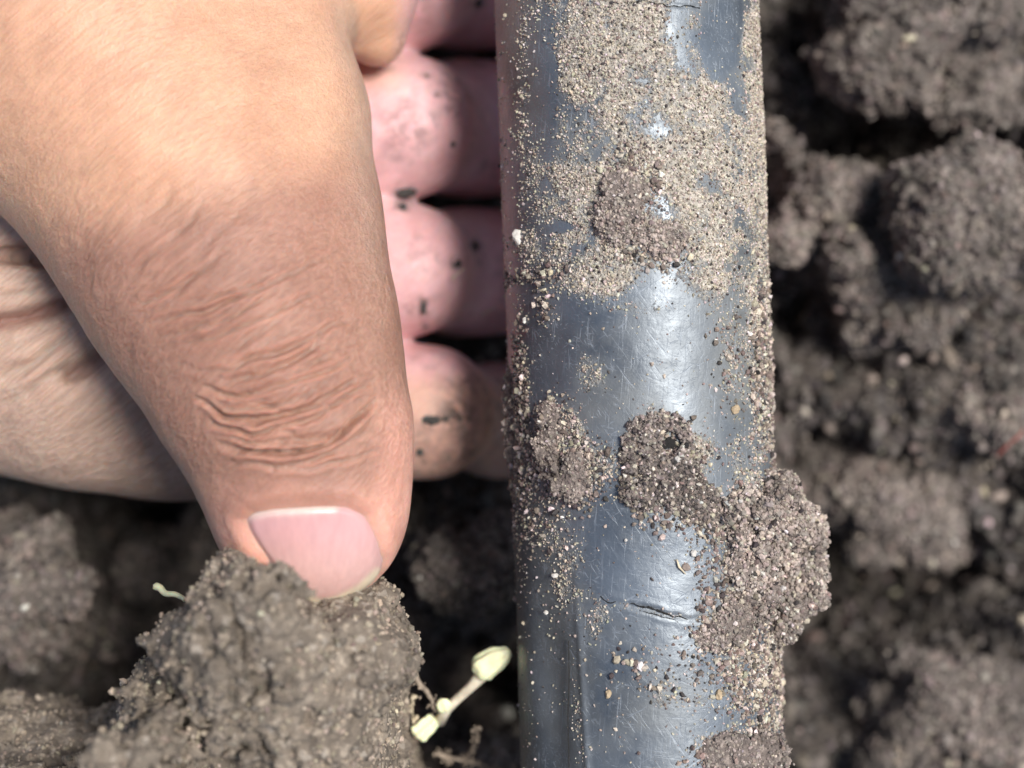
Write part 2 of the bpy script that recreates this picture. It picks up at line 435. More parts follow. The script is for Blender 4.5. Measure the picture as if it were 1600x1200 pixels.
def crumbs_on(v, f, n, lo, hi, w, a=2.2, box=None, dens=None, sink=0.25, own=None, odd=0.06):
    p, nr = sample_surface(v, f, n, dens)
    r = prad(n, lo, hi, a); p = p + nr * (r * (1 - sink * 2))[:, None] * 0.6
    tn = tint(n, w)
    if own is not None:
        keep = rng.random(n) < odd; pt_ = np.clip(1 + 1.5 * fbm(p, 5.0, 4, 301, .65), .4, 1.9)[:, None]; o_ = np.array(own) * pt_ * rng.uniform(0.68, 1.35, (n, 1)) * rng.uniform(.95, 1.05, (n, 3))
        tn = np.where(keep[:, None], tn, o_)
    return p, r, tn
sel = (np.abs(gv[:, 0]) < 100) & (np.abs(gv[:, 1]) < 78)
selF = gf[sel[gf].all(1)]
ALLG.append(crumbs_on(gv, selF, 60000, 0.22, 1.2, (0.16, 0.46, 0.36, 0.02), 2.5, own=(0.090, 0.076, 0.067), odd=.12))

# ------------------------------------------------------------ the pipe
R = 15.05
TILT = math.radians(-1.9)     # the pipe leans a little: its lower end lies to the right
def axis_pt(t):
    """t: mm along the pipe, 0 at the middle of the view, growing towards the lower edge"""
    x = 14.6 + 0.0 * t + math.tan(-TILT) * t
    z = 49.0 - 0.0011 * np.maximum(np.abs(t) - 62, 0) ** 2
    return np.stack([x, -t, z], -1)
Z50 = 56.0
def pipe_px(th, t):
    a = axis_pt(t); p = a + np.stack([R * np.sin(th), 0 * t, R * np.cos(th)], -1); return PX(p)
# coat of dust: (column, row, half width, half height, weight, turn)
DUST = [(868, 300, 45, 60, .9, 0), (885, 410, 60, 40, .85, 0), (1130, 400, 70, 60, .9, 0), (985, 90, 125, 140, 1.0, 0), (1000, 250, 150, 130, 1.0, 0), (1130, 300, 75, 120, .85, 0), (900, 330, 60, 60, .8, 0), (1100, 390, 110, 50, .8, 0), (940, 425, 60, 45, .95, 0),
        (1182, 150, 26, 230, 1, 0), (1060, 200, 90, 90, .9, 0), (1140, 210, 60, 90, .9, 0), (1170, 600, 40, 220, .55, 0), (1190, 460, 25, 60, .8, 0), (860, 670, 60, 50, .75, 0), (890, 740, 70, 50, .8, 0),
        (925, 585, 35, 40, .55, 0), (850, 380, 50, 25, .7, 0), (855, 500, 20, 40, .6, 0), (870, 870, 50, 90, .5, 0), (925, 930, 25, 60, .65, 0), (1150, 900, 60, 90, .9, 0), (1180, 1070, 60, 130, .6, 0),
        (1050, 1090, 80, 30, .6, .3), (1000, 1060, 50, 22, .5, .3), (1160, 1170, 90, 30, .8, 0), (1040, 640, 45, 14, .6, 0), (1045, 720, 70, 80, .9, 0), (1080, 800, 90, 25, .8, .2),
        (815, 640, 15, 80, .8, 0), (820, 180, 14, 240, .35, 0), (1020, 955, 80, 10, .55, .25), (900, 1130, 12, 90, .4, 0), (1000, 480, 70, 14, .6, 0), (1090, 430, 60, 22, .5, 0)]
CLEAN = [(1132, 46, 30, 62, 1.5, .2), (1080, 90, 22, 40, .8, 0), (1030, 200, 13, 22, .8, 0), (1040, 330, 25, 16, .9, .4), (1030, 880, 85, 62, 1.2, 0), (1000, 555, 70, 50, .9, 0), (1060, 600, 28, 90, .8, 0),
         (855, 150, 16, 120, .7, 0), (875, 355, 24, 8, 1.2, 0), (850, 560, 45, 60, .9, 0), (960, 1080, 55, 60, .7, 0), (1050, 1010, 60, 40, .7, 0), (1165, 960, 30, 25, .8, 0)]
def blobs(px, py, L, wob):
    o = np.zeros(len(px))
    for cx, cy, rx, ry, w_, tr in L:
        dx, dy = px - cx, py - cy; c, s = math.cos(tr), math.sin(tr)
        w_ = w_ * (1.4 if L is DUST and cy < 480 else 1.0); u = (dx * c + dy * s) / rx; q = (-dx * s + dy * c) / ry
        o = np.maximum(o, w_ * (1 - sstep(0.35, 1.6, np.sqrt(u * u + q * q) + wob)))
    return o
nth, nt_ = 440, 0
ts = np.concatenate([np.linspace(-330, -60, 70)[:-1], np.arange(-60, 60, 0.24), np.linspace(60, 330, 70)])
th = np.linspace(-math.pi, math.pi, nth, endpoint=False)
TH, TT = np.meshgrid(th, ts, indexing='ij'); TH = TH.ravel(); TT = TT.ravel()
def wobble(p): return 0.75 * fbm(p, 7.0, 6, 81, 0.72)
def pipe_front(TH): return sstep(-0.15, 0.1, np.cos(TH))
def pipe_radius(TH, TT):
    px, py = pipe_px(TH, TT); fr = pipe_front(TH)
    r = np.full(len(TH), R)
    q = np.stack([TH * R, TT, 0 * TT], 1)
    r += 0.10 * vnoise(q, 22, 5) + 0.03 * vnoise(q, 6, 6)
    # pinched lower left side: a flat with a sharp fold along it
    s = TH * R                       # mm round the pipe, 0 on top
    k = sstep(830, 1080, py) * fr
    fold = -8.8 + 0.012 * (py - 1000) / 5
    r -= k * 0.9 * np.exp(-((s - fold + 4.5) / 3.2) ** 2)
    r += k * 0.22 * np.exp(-((s - fold) / 0.45) ** 2)
    # dent at the top right
    r -= fr * 0.5 * np.exp(-((px - 1135) / 40) ** 2 - ((py - 40) / 75) ** 2)
    # shallow dish below the hole and the lip of the crack
    r -= fr * 0.28 * np.exp(-((px - 1020) / 85) ** 2 - ((py - 880) / 60) ** 2)
    d, tq = seg_dist(px, py, [(938, 932), (975, 944), (1010, 950), (1050, 962), (1075, 968), (1105, 966)])
    d = d + 3 * vnoise(np.stack([px, py, 0 * px], 1), 18, 7)
    r -= fr * 0.17 * np.exp(-(np.maximum(d, 0) / 3.6) ** 2) * np.sin(np.pi * np.clip(tq * 0.9 + .06, 0, 1))
    r += fr * 0.05 * np.exp(-((d - 8) / 5) ** 2)
    # little ring crack over the top edge
    d, _ = seg_dist(px, py, [(985, 2), (1040, 8), (1090, 10)])
    r -= fr * 0.14 * np.exp(-(d / 2.2) ** 2)
    d, _ = seg_dist(px, py, [(787, 152), (800, 145), (822, 128)])
    r -= fr * 0.25 * np.exp(-(d / 2.4) ** 2)
    return r, px, py, fr
rr, ppx, ppy, pfr = pipe_radius(TH, TT)
ax = axis_pt(TT)
pv = ax + np.stack([rr * np.sin(TH), 0 * TT, rr * np.cos(TH)], 1)
wob = wobble(pv)
dust = blobs(ppx, ppy, DUST, wob) - 1.0 * blobs(ppx, ppy, CLEAN, wob)
dust = np.clip(dust * (0.72 + 1.5 * fbm(pv, 3.5, 5, 83, .7)), 0, 1) * pfr + (1 - pfr) * 0.3 * sstep(-.2, .4, wob)
film = np.clip(0.35 + 0.9 * fbm(pv, 12, 4, 91) - 0.5 * blobs(ppx, ppy, CLEAN, wob) - 0.5 * sstep(870, 820, ppx) * pfr, 0, 1)
nt_ = len(ts); i, j = np.meshgrid(np.arange(nth), np.arange(nt_ - 1), indexing='ij')
i2 = (i + 1) % nth
pf = np.stack([i * nt_ + j, i * nt_ + j + 1, i2 * nt_ + j + 1, i2 * nt_ + j], -1).reshape(-1, 4)
pipe = mesh_obj('pipe', pv, pf, M_PIPE, attrs={'dust': dust, 'film': film})
pipe['_o'] = [0, 0, 0]
tag(pipe, 'black scratched plastic water pipe coated in dried soil, held by the fingers', 'pipe')
# the pipe's inner wall and cut ends, well outside the view
iv, it = [], [-330, 330]
TI = np.linspace(-330, 330, 90); THI = np.linspace(-math.pi, math.pi, 64, endpoint=False)
A_, B_ = np.meshgrid(THI, TI, indexing='ij'); A_ = A_.ravel(); B_ = B_.ravel()
inner = axis_pt(B_) + 12.6 * np.stack([np.sin(A_), 0 * A_, np.cos(A_)], 1)
i, j = np.meshgrid(np.arange(64), np.arange(89), indexing='ij'); i2 = (i + 1) % 64
fi = np.stack([i * 90 + j, i2 * 90 + j, i2 * 90 + j + 1, i * 90 + j + 1], -1).reshape(-1, 4)
rimv, rimf = [], []
for e in (-330, 330):
    o = len(inner) + sum(len(x) for x in rimv)
    c0 = axis_pt(np.full(64, e)); u = np.stack([np.sin(THI), 0 * THI, np.cos(THI)], 1)
    rimv.append(np.concatenate([c0 + 12.6 * u, c0 + R * u]))
    k = np.arange(64); k2 = (k + 1) % 64
    rimf.append(np.stack([o + k, o + k2, o + 64 + k2, o + 64 + k], 1))
bore = mesh_obj('bore', np.concatenate([inner] + rimv), np.concatenate([fi] + rimf), plain('bore_plastic', (0.02, 0.022, 0.025), 0.4), parent=pipe)

def on_pipe(px, py, lift=0.0):
    """point of the pipe's surface seen at a layout position, and its outward direction"""
    t = (py - 600) / 14.6; s = 0.0
    for _ in range(12):
        a, b = pipe_px(np.array([s]), np.array([t])); 
        s += np.clip((px - a[0]) / (14.5 * R) / max(math.cos(s), 0.25), -.3, .3); s = max(-1.5, min(1.5, s)); t += (py - b[0]) / 14.6
    n = np.array([math.sin(s), 0, math.cos(s)]); c = axis_pt(np.array(t))
    return c + (R + lift) * n, n

def ribbon(L, wid, name, mat, seed):
    v = []; n = 60; L = np.array(L, float); t = np.linspace(0, 1, len(L)); tt = np.linspace(0, 1, n)
    X_ = np.interp(tt, t, L[:, 0]); Y_ = np.interp(tt, t, L[:, 1]); rs = np.random.default_rng(seed)
    Y_ += 2.2 * vnoise(np.stack([X_, Y_, 0 * X_], 1), 9, seed)
    w_ = wid * .62 * (0.25 + rs.random(n)) * np.sin(np.pi * np.clip(tt, .04, .96)) ** .4
    for a in range(n):
        for sgn, lf in ((-1, -.12), (-.4, .05), (.4, .05), (1, -.12)): v.append(on_pipe(X_[a], Y_[a] + sgn * w_[a], lf)[0])
    f = [(a * 4 + k, a * 4 + k + 1, a * 4 + k + 5, a * 4 + k + 4) for a in range(n - 1) for k in range(3)]
    return mesh_obj(name, np.array(v), np.array(f)[:, ::-1], mat, parent=pipe)
M_CRACK = plain('crack_soil_and_shade', (0.012, 0.011, 0.010), 0.95, 0.4, 3000)  # dark soil in the cracks, and the painted dark of the outlet hole
ribbon([(938, 932), (950, 940), (962, 941)], 3.0, 'crack', M_CRACK, 1)
ribbon([(985, 944), (1010, 948), (1040, 959), (1075, 968)], 3.2, 'crack', M_CRACK, 2)
ribbon([(1005, 955), (1030, 962), (1060, 972)], 2.0, 'crack', M_CRACK, 3)
ribbon([(1090, 968), (1120, 962), (1140, 945), (1150, 930)], 2.4, 'crack', M_CRACK, 4)
NHO = 34; th_ = np.linspace(0, 2 * math.pi, NHO, endpoint=False); rh_ = np.random.default_rng(3).uniform(.55, 1.2, NHO)
rim_ = [on_pipe(1045, 692, .36)[0]] + [on_pipe(1045 + 13 * r_ * math.cos(a) * (1 + .35 * math.sin(3 * a)), 692 + 15 * r_ * math.sin(a) * (1 + .3 * math.cos(2 * a)), .2)[0] for a, r_ in zip(th_, rh_)]
mesh_obj('outlet_hole_dark', np.array(rim_), np.array([(0, 1 + (k + 1) % NHO, 1 + k) for k in range(NHO)]), M_CRACK, parent=pipe)  # black disc laid on the wall, painting the dark inside the outlet
ribbon([(975, 3), (1010, 2), (1040, 8), (1095, 11)], 1.6, 'crack', M_CRACK, 5)
ribbon([(888, 1000), (889, 1060), (887, 1120), (889, 1200)], 1.6, 'crack', M_CRACK, 6)
# heavier soil on the pipe: where coarse grains collect
COARSE = [(870, 650, 30, 35, .8, 0), (860, 720, 55, 45, .9, 0), (910, 745, 45, 50, 1, 0), (815, 640, 12, 110, 1, 0), (985, 300, 42, 60, .8, 0), (1025, 380, 50, 32, .9, .4), (960, 340, 25, 40, .7, 0), (1045, 740, 60, 75, 1, 0),
          (1080, 800, 90, 25, 1, .25), (1160, 820, 70, 60, 1, 0), (1175, 920, 60, 60, 1, 0), (1120, 985, 35, 22, .9, -.7), (1195, 560, 22, 130, .75, 0), (1185, 1060, 70, 130, .8, 0), (1100, 1040, 45, 20, .4, .5),
          (1150, 1180, 90, 28, .9, 0), (835, 430, 40, 14, .8, -.2), (850, 480, 14, 30, .6, 0), (1215, 760, 20, 30, 1, 0), (1145, 590, 30, 70, .25, 0), (850, 800, 40, 60, .3, 0), (1060, 1060, 90, 40, .25, .3)]
coarse = blobs(ppx, ppy, COARSE, wob * 1.4) * pfr
front = (pfr > 0.5) & (np.abs(pv[:, 1]) < 62)
pfF = pf[front[pf].all(1)]
PG = []
p, nr = sample_surface(pv, pfF, 38000, dens=np.clip(dust, 0, 1) ** 1.5 + 0.012)
r = prad(len(p), 0.055, 0.20, 2.6); PG.append((p + nr * (r * 0.35)[:, None], r, tint(len(p), (0.62, 0.16, 0.06, 0.16))))
p, nr = sample_surface(pv, pfF, 15000, dens=coarse ** 1.3 + 0.004)
r = prad(len(p), 0.09, 0.42, 2.9); PG.append((p + nr * (r * 0.45)[:, None], r, tint(len(p), (0.34, 0.46, 0.12, 0.08))))
v, f, tn = grains(*[np.concatenate([x[k] for x in PG]) for k in range(3)])
o = mesh_obj('soil_dust', v, f, M_GRAIN, cols={'tint': tn}, smooth=False)
tag(o, 'tan dust and fine soil grains stuck all over the black pipe', 'soil dust', kind='stuff')
print('pipe', time.time() - T0)

# ------------------------------------------------------------ soil lumps
def soil_body(prims, seed, a=(2.2, 1.1, 0.55), s=(7.0, 3.0, 1.3), k=3.0, cut=None, low=1.2):
    """solid of soil: prims are (x,y,z, rx,ry,rz) in mm; covered with packed crumbs"""
    def f(p):
        o = None
        for q in prims:
            c = np.array(q[:3]); rr_ = np.array(q[3:6]); e = (p - c) / rr_; l = np.linalg.norm(e, axis=1)
            d = (l - 1) * rr_.min() 
            o = d if o is None else smin(o, d, k)
        near = np.abs(o) < sum(a) + low + 3
        if near.any():
            w_ = p[near]; w2 = w_ + 0.8 * np.stack([vnoise(w_, 4, seed), vnoise(w_, 4, seed + 1), vnoise(w_, 4, seed + 2)], 1)
            dd = low * vnoise(w_, 9, seed + 5) + s[0] * 0.30 * fbm(w_, s[0] * .9, 6, seed + 40, 0.72)
            for aa, ss_ in zip(a, s): dd = dd + aa * 0.62 * (crumbs(w2, ss_, seed + int(ss_ * 10), 0.8) - 0.4)
            o = o.copy(); o[near] -= dd
        if cut is not None:
            wv = 0.25 * vnoise(p, 1.1, seed + 77)
            for q in cut: o = np.maximum(o, q[3] * (1 + wv) - np.linalg.norm((p - np.array(q[:3])) / np.array([1, 1, q[4] if len(q) > 4 else 1]), axis=1))
        return o
    return f
def soil_lump(name, label, cat, prims, seed, h=0.4, mat=None, group=None, ngr=0, gr=(0.2, 0.8), gw=(0.2, 0.5, 0.25, 0.05), own=None, odd=.06, hole=None, **kw):
    P = np.array([q[:6] for q in prims], float); m = sum(kw.get('a', (2.2, 1.1, 0.55))) * 0.7 + kw.get('low', 1.2) + 2 * h
    lo = (P[:, :3] - P[:, 3:6]).min(0) - m; hi = (P[:, :3] + P[:, 3:6]).max(0) + m
    v, f = surface_net(soil_body(prims, seed, **kw), lo, hi, h)
    org = np.array([P[:, 0].mean(), P[:, 1].mean(), v[:, 2].min()])
    o = mesh_obj(name, v, f, mat or M_CLOD, origin=org)
    tag(o, label, cat, group)
    if ngr: ALLG.append(crumbs_on(v, f, ngr, gr[0], gr[1], gw, 2.6, own=own, odd=odd))
    if ngr and hole is not None:
        g_ = ALLG.pop(); m_ = np.hypot(g_[0][:, 0] - hole[0], g_[0][:, 1] - hole[1]) > hole[2] * (0.85 + .3 * rng.random(ngr)); ALLG.append(tuple(x[m_] for x in g_))
    return o
# the big clod in front of the thumb
def E(px, py, z, rx, ry, rz): return (*H(px, py, z), rx, ry, rz)
soil_lump('soil_clod', 'large brown soil clod rising in front of the thumb nail, at the bottom', 'soil clod',
          [E(380, 965, 72, 5.2, 4.9, 7), E(300, 1020, 68, 4.8, 4.6, 7), E(420, 1080, 64, 10.3, 9, 13), E(560, 1015, 65, 4.4, 4.3, 7), E(480, 1010, 66, 5.3, 4.8, 7), E(320, 1150, 60, 7.2, 7, 13), E(520, 1130, 56, 6.3, 8, 14), E(262, 1090, 62, 3, 6, 9),
           E(400, 1330, 38, 22, 20, 28), E(160, 1262, 48, 12, 8, 15), E(30, 1235, 44, 11, 8, 15), E(392, 925, 72, 3.6, 3.0, 5), E(420, 1180, 22, 15, 16, 22)], 131, h=0.42, k=2.6, a=(2.6, 2.2, 1.2), s=(5.0, 2.6, 1.2), low=2.6, ngr=34000, gr=(0.10, 0.40), gw=(0.42, 0.4, .1, .08), own=(0.255, 0.208, 0.158), odd=.05,
          cut=[(*H(243, 1052, 70), 1.9), (*H(277, 1092, 70), 1.5), (*H(385, 1118, 73), 1.6), (*H(545, 1020, 70), 1.6), (*H(470, 945, 75), 1.6), (*H(330, 1130, 74), 1.8), (*H(500, 1085, 74), 2.0), (*H(440, 1020, 76), 1.5)])
CL = [('rounded grey soil clod at the left edge below the palm', 55, 960, 14, 12, 11, 10), ('pale brown blurred soil clod in the bottom left corner', 90, 1205, 22, 14, 8, 10),
      ('sunlit grey-brown soil clod at the right edge beside the black hollow', 1560, 350, 14, 10, 7, 9), ('crumbly soil clod in the upper right corner', 1470, 45, 8, 11, 8, 9),
      ('soil clod just right of the pipe at mid height', 1365, 480, 4, 7, 7, 8), ('soil clod against the right side of the pipe below its top end', 1270, 310, 6, 6, 7, 7),
      ('dark soil clod at the right edge level with the hole in the pipe', 1560, 640, 4, 9, 8, 8), ('dull soil clod in the bottom right corner', 1520, 1140, 3, 12, 8, 8),
      ('small soil clod between the thumb tip and the pipe', 735, 850, 16, 8, 7, 7), ('low soil clod in the shade left of the pipe, at the bottom edge', 760, 1215, 2, 7, 3, 6),
      ('dark soil clod right of the big soil lump on the pipe', 1400, 800, -4, 9, 7, 8), ('small dark soil clod in the shade left of the thumb tip', 265, 880, -6, 6, 5, 7)]
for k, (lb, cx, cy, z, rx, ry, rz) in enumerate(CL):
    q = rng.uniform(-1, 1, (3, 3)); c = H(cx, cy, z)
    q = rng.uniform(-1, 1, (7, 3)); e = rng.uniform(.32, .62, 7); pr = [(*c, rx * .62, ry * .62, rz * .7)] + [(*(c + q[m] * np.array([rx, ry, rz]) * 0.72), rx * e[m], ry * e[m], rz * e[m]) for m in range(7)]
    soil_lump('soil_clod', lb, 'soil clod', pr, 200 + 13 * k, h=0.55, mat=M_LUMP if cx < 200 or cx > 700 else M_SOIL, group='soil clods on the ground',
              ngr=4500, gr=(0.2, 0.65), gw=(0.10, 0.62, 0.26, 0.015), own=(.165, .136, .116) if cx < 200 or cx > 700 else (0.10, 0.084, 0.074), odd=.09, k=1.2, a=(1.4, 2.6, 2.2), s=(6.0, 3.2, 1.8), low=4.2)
# lumps stuck on the pipe
def on(px, py, lift, rx, ry, rz): p_, _ = on_pipe(px, py, lift); return (*p_, rx, ry, rz)
hp, hn = on_pipe(1045, 690, 1.2)
soil_lump('soil_mound', 'round soil mound with a small black hole in it, on the middle of the pipe', 'soil mound',
          [on(1035, 698, -0.3, 3.1, 3.3, 1.5), on(1045, 742, -0.3, 3.3, 2.8, 1.3), on(1025, 772, -.3, 2.4, 1.2, 1.0), on(1078, 775, -.3, 2.2, 1.5, .9)], 401, h=0.16, mat=M_DRY,
          a=(0.55, 0.4, 0.25), s=(1.6, 0.8, 0.42), k=1.0, low=0.35, cut=[(hp[0], hp[1] - .1, hp[2] + 1.35, 2.6, .8), (hp[0], hp[1], hp[2] - .2, 1.25, 3.0)], ngr=7500, gr=(0.08, 0.30), gw=(0.2, 0.2, 0.42, 0.18), own=(.19, .158, .137), odd=.45, hole=(hp[0], hp[1], 1.15))
big = [on(1110, 798, -.4, 2.8, 1.1, 1.0), on(1160, 808, -.2, 3.2, 2.4, 1.4), (*H(1212, 815, 54), 3.0, 3.6, 3.8), (*H(1248, 838, 51), 2.8, 3.4, 3.8), (*H(1238, 890, 51.5), 2.9, 3.6, 3.8), (*H(1218, 925, 52), 2.6, 2.6, 3.4),
       on(1160, 865, -.2, 1.7, 3.0, 1.3), on(1178, 915, -.3, 1.9, 2.4, 1.4), (*H(1205, 962, 53), 2.0, 2.6, 3.0), (*H(1214, 772, 54), 1.5, 1.6, 2.6)]
soil_lump('soil_lump', 'big crumbly soil lump bulging over the right edge of the pipe', 'soil lump', big, 431, h=0.22, mat=M_DRY, a=(1.3, 0.9, 0.5), s=(2.8, 1.3, 0.65), k=1.0, low=1.0,
          ngr=15000, gr=(0.10, 0.40), gw=(0.3, 0.3, 0.2, 0.2), own=(.29, .24, .205), odd=.26)
for lb, pr in [('flat soil patch on the left side of the pipe, left of the holed mound', [on(865, 690, -.75, 2.0, 3.2, .9), on(905, 742, -.75, 2.3, 2.2, .9), on(862, 645, -.7, 1.1, 1.4, .8)]),
               ('narrow soil crust down the left edge of the pipe beside the little finger', [(*H(805, 600, 50), .8, 3.0, 1.6), (*H(806, 650, 50), 1.0, 3.4, 2), (*H(810, 700, 50), 1.1, 3.0, 1.8)]),
               ('small brown soil lump on the dusty upper part of the pipe', [on(975, 290, -.4, 1.8, 1.6, .9), on(965, 345, -.4, 1.4, 1.8, .8), on(990, 315, -.4, 1.0, 1.4, .7)]),
               ('reddish brown soil lump just under the small brown one, above the clean blue band', [on(1020, 370, -.3, 1.8, 1.1, .9), on(1040, 390, -.3, 1.3, 1.2, .8), on(1050, 365, -.4, 1.5, .9, .7)]),
               ('soil lump at the lower right end of the pipe, at the frame edge', [on(1130, 1180, -.3, 3.0, 1.6, 1.0), on(1185, 1190, -.3, 3, 2.4, 1.2)]),
               ('small soil clump at the lower tip of the crack in the pipe', [on(1125, 985, -.2, 1.7, 1.0, .8), on(1105, 1000, -.3, 1.3, 1.0, .7), on(1140, 965, -.2, 1.2, 1.4, .8)])]:
    soil_lump('soil_patch', lb, 'soil patch', pr, 500 + int(pr[0][0] * 7) % 90, h=0.17, mat=M_DRY, a=(0.5, 0.32, 0.2), s=(1.5, 0.8, 0.4), k=0.8, low=0.45, group='soil patches stuck on the pipe',
              ngr=1600, gr=(0.08, 0.28), gw=(0.3, 0.4, 0.15, 0.15), own=(.29, .24, .205), odd=.16)
print('clods', time.time() - T0)

# ------------------------------------------------------------ the hand
def thumb_sdf(p):
    d = chain(p, [(486, 802, 64.5, 9.9), (479, 735, 65, 9.7), (468, 680, 65, 10.2), (446, 622, 64.5, 11.6), (405, 540, 63, 12.6), (345, 425, 60, 14.6), (285, 290, 56, 16.4), (170, 120, 52, 18.5), (-40, -120, 46, 20)], 4.0, 0.92)
    d = smin(d, chain(p, [(430, 20, 50, 8.0), (452, 180, 53, 8.0), (455, 330, 57, 8.3), (470, 470, 61, 8.3)], 4.0), 7.0)
    return d
def rest_sdf(p):
    d = None
    # index, middle, ring, little finger: knuckle pad, crease, then under the pipe
    for c, r, dz in ((-30, 9.0, 0.3), (197, 9.3, 0.6), (421, 8.7, 0.6), (643, 9.0, 0)):
        a = chain(p, [(420, c, 25, r), (560, c, 27.5 + dz, r * 0.98), (668 if c == 643 else 640, c + 1, 27.8 + dz, r * 0.97)], 3.0)
        if c == 643: e = chain(p, [(660, c + 1, 26.5, r * .9), (700, c + 3, 24.5, r * .70), (775, c + 14, 15.0, r * 0.84), (930, c + 10, 16, r * 0.84), (1020, c, 22, r * .7)], 2.0)
        else: e = chain(p, [(645, c + 1, 26.5 + dz, r * .9), (722, c + 4, 14.5 + dz, r * 0.98), (880, c + 4, 18.0, r * 0.97), (1060, c + 6, 26.5, r * 0.78)], 2.0)
        a = smin(a, e, 1.0)
        d = a if d is None else smin(d, a, 0.9)
    palm = cone(p, H(430, 40, 26), H(430, 600, 26), 15, 14, 0.72)
    palm = smin(palm, cone(p, H(180, 60, 28), H(200, 500, 28), 22, 18, 0.62), 8)
    palm = smin(palm, cone(p, H(-300, 250, 26), H(120, 250, 26), 26, 24, 0.7), 10)
    hyp = chain(p, [(262, 590, 34, 15.3), (120, 530, 36.5, 17.0), (-60, 470, 36, 18.5), (-300, 380, 33, 20.5)], 5, 0.82)
    palm = smin(palm, hyp, 5)
    # fold between the heel of the hand and the palm
    d = smin(d, palm, 5)
    # forearm, out of the frame
    arm = cone(p, H(-300, 300, 28), np.array([-190, 22, 34]), 25, 27, 0.82)
    arm = smin(arm, cone(p, np.array([-190, 22, 34]), np.array([-330, 30, 50]), 27, 38), 12)
    d = smin(d, arm, 12)
    lobe = chain(p, [(330, -230, 40, 10), (480, -90, 43, 8.5), (568, -25, 43, 6.0), (588, 60, 41, 3.4)], 4)
    d = smin(d, lobe, 1.5)
    return d
FOLDS = [([(-60, 512), (0, 503), (50, 494), (100, 476), (165, 440), (200, 430)], 1.5, 11), ([(110, 588), (140, 572), (170, 550), (200, 515), (230, 500)], 1.1, 10), ([(-40, 405), (40, 398), (120, 420)], .8, 10)]
def hand_sdf(p):
    t = thumb_sdf(p); r = rest_sdf(p)
    m = (p[:, 0] < -36) & (p[:, 2] > 28) & (np.abs(r) < 6)
    if m.any():
        x, y = PX(p[m]); g = 0
        for L, dp, wd in FOLDS:
            d_, t_ = seg_dist(x, y, L); e = sstep(1, .7, t_)
            g = g + e * (dp * np.exp(-(d_ / wd) ** 2) + dp * .8 * np.exp(-(d_ / (wd * 3)) ** 2))
        r = r.copy(); r[m] += g
    # thumb and palm grow together towards the wrist, and only touch further out
    k = 1.0 + 11.0 * sstep(5, -45, p[:, 0] + 0.0) * sstep(10, 45, p[:, 1])
    return smin(t, r, k)
hv, hf = surface_net(hand_sdf, (-210, -26, 2), (24, 92, 92), 0.42, pad=1.5)
hv = relax(hv, hf, 2, 0.5)
# one split for finer skin
def subdivide(v, f):
    e = np.sort(np.concatenate([f[:, [k, (k + 1) % 4]] for k in range(4)]), 1)
    u, inv = np.unique(e[:, 0] * len(v) + e[:, 1], return_inverse=True)
    ea, eb = u // len(v), u % len(v); mid = (v[ea] + v[eb]) / 2
    n = len(f); en = len(v) + inv.reshape(4, n).T; fc = len(v) + len(mid) + np.arange(n)
    V = np.concatenate([v, mid, v[f].mean(1)])
    F = np.concatenate([np.stack([f[:, k], en[:, k], fc, en[:, (k - 1) % 4]], 1) for k in range(4)])
    return V, F
print('hand net', len(hv), time.time() - T0)
inview = (hv[:, 0] > -66) & (hv[:, 1] > -40)
hv2, hf2 = subdivide(hv, hf)
hv2 = relax(hv2, hf2, 2, 0.5)
hn2 = vnormals(hv2, hf2)
td = thumb_sdf(hv2); rd = rest_sdf(hv2)
isT = sstep(1.2, -1.2, td - rd)                 # 1 on the thumb, 0 on the fingers and palm
hx, hy = PX(hv2); up = sstep(-0.1, 0.35, hn2[:, 2])
disp = np.zeros(len(hv2))
def crease(L, depth, width, mask, lip=0.35):
    global disp
    m = (mask * up) > 0.02
    x, y = hx[m], hy[m]; jit = np.stack([x, y, 0 * x], 1)
    d, t = seg_dist(x + 5 * vnoise(jit, 40, 3), y + 5 * vnoise(jit, 40, 4), L)
    e = np.sin(np.pi * np.clip(t, 0.0, 1)) ** 0.5
    disp[m] += (mask * up)[m] * e * (-depth * np.exp(-(d / width) ** 2) + lip * depth * np.exp(-((d - 2.0 * width) / (1.2 * width)) ** 2))
for L, dp, wd in [([(300, 622), (330, 640), (352, 651), (400, 655), (450, 646), (505, 624), (560, 592)], .62, 5.5), ([(322, 660), (360, 674), (400, 676), (440, 668), (492, 652), (530, 630)], .55, 5.0),
                  ([(338, 694), (400, 709), (450, 710), (505, 696), (560, 655), (590, 625)], .60, 5.5), ([(362, 722), (425, 732), (490, 722), (530, 705)], .22, 6), ([(312, 603), (375, 618), (440, 606), (495, 586), (545, 560)], .42, 5),
                  ([(270, 575), (330, 580), (400, 560), (470, 535), (545, 500)], .26, 6), ([(250, 550), (310, 540), (360, 512), (450, 478), (520, 440)], .20, 6), ([(350, 590), (420, 585), (500, 560), (575, 520)], .24, 5),
                  ([(215, 500), (270, 470), (320, 420), (350, 380)], .20, 7), ([(190, 440), (240, 400), (290, 350), (320, 310)], .24, 8), ([(250, 440), (300, 400), (360, 340), (400, 300)], .18, 8), ([(160, 400), (200, 360), (250, 310), (270, 280)], .2, 8),
                  ([(120, 370), (160, 335), (200, 300)], .2, 7), ([(300, 500), (370, 460), (440, 400)], .15, 7), ([(345, 640), (400, 640), (450, 630)], .3, 4), ([(350, 688), (420, 692), (480, 684)], .3, 4), ([(420, 660), (480, 640), (560, 610)], .25, 4),
                  ([(440, 700), (520, 680), (585, 640)], .25, 4)]:
    top = min(q[1] for q in L) < 530
    crease(L, dp * (0.8 if top else 1.7), wd * (0.8 if top else 0.72), isT, 0.3)
rw = np.random.default_rng(5)
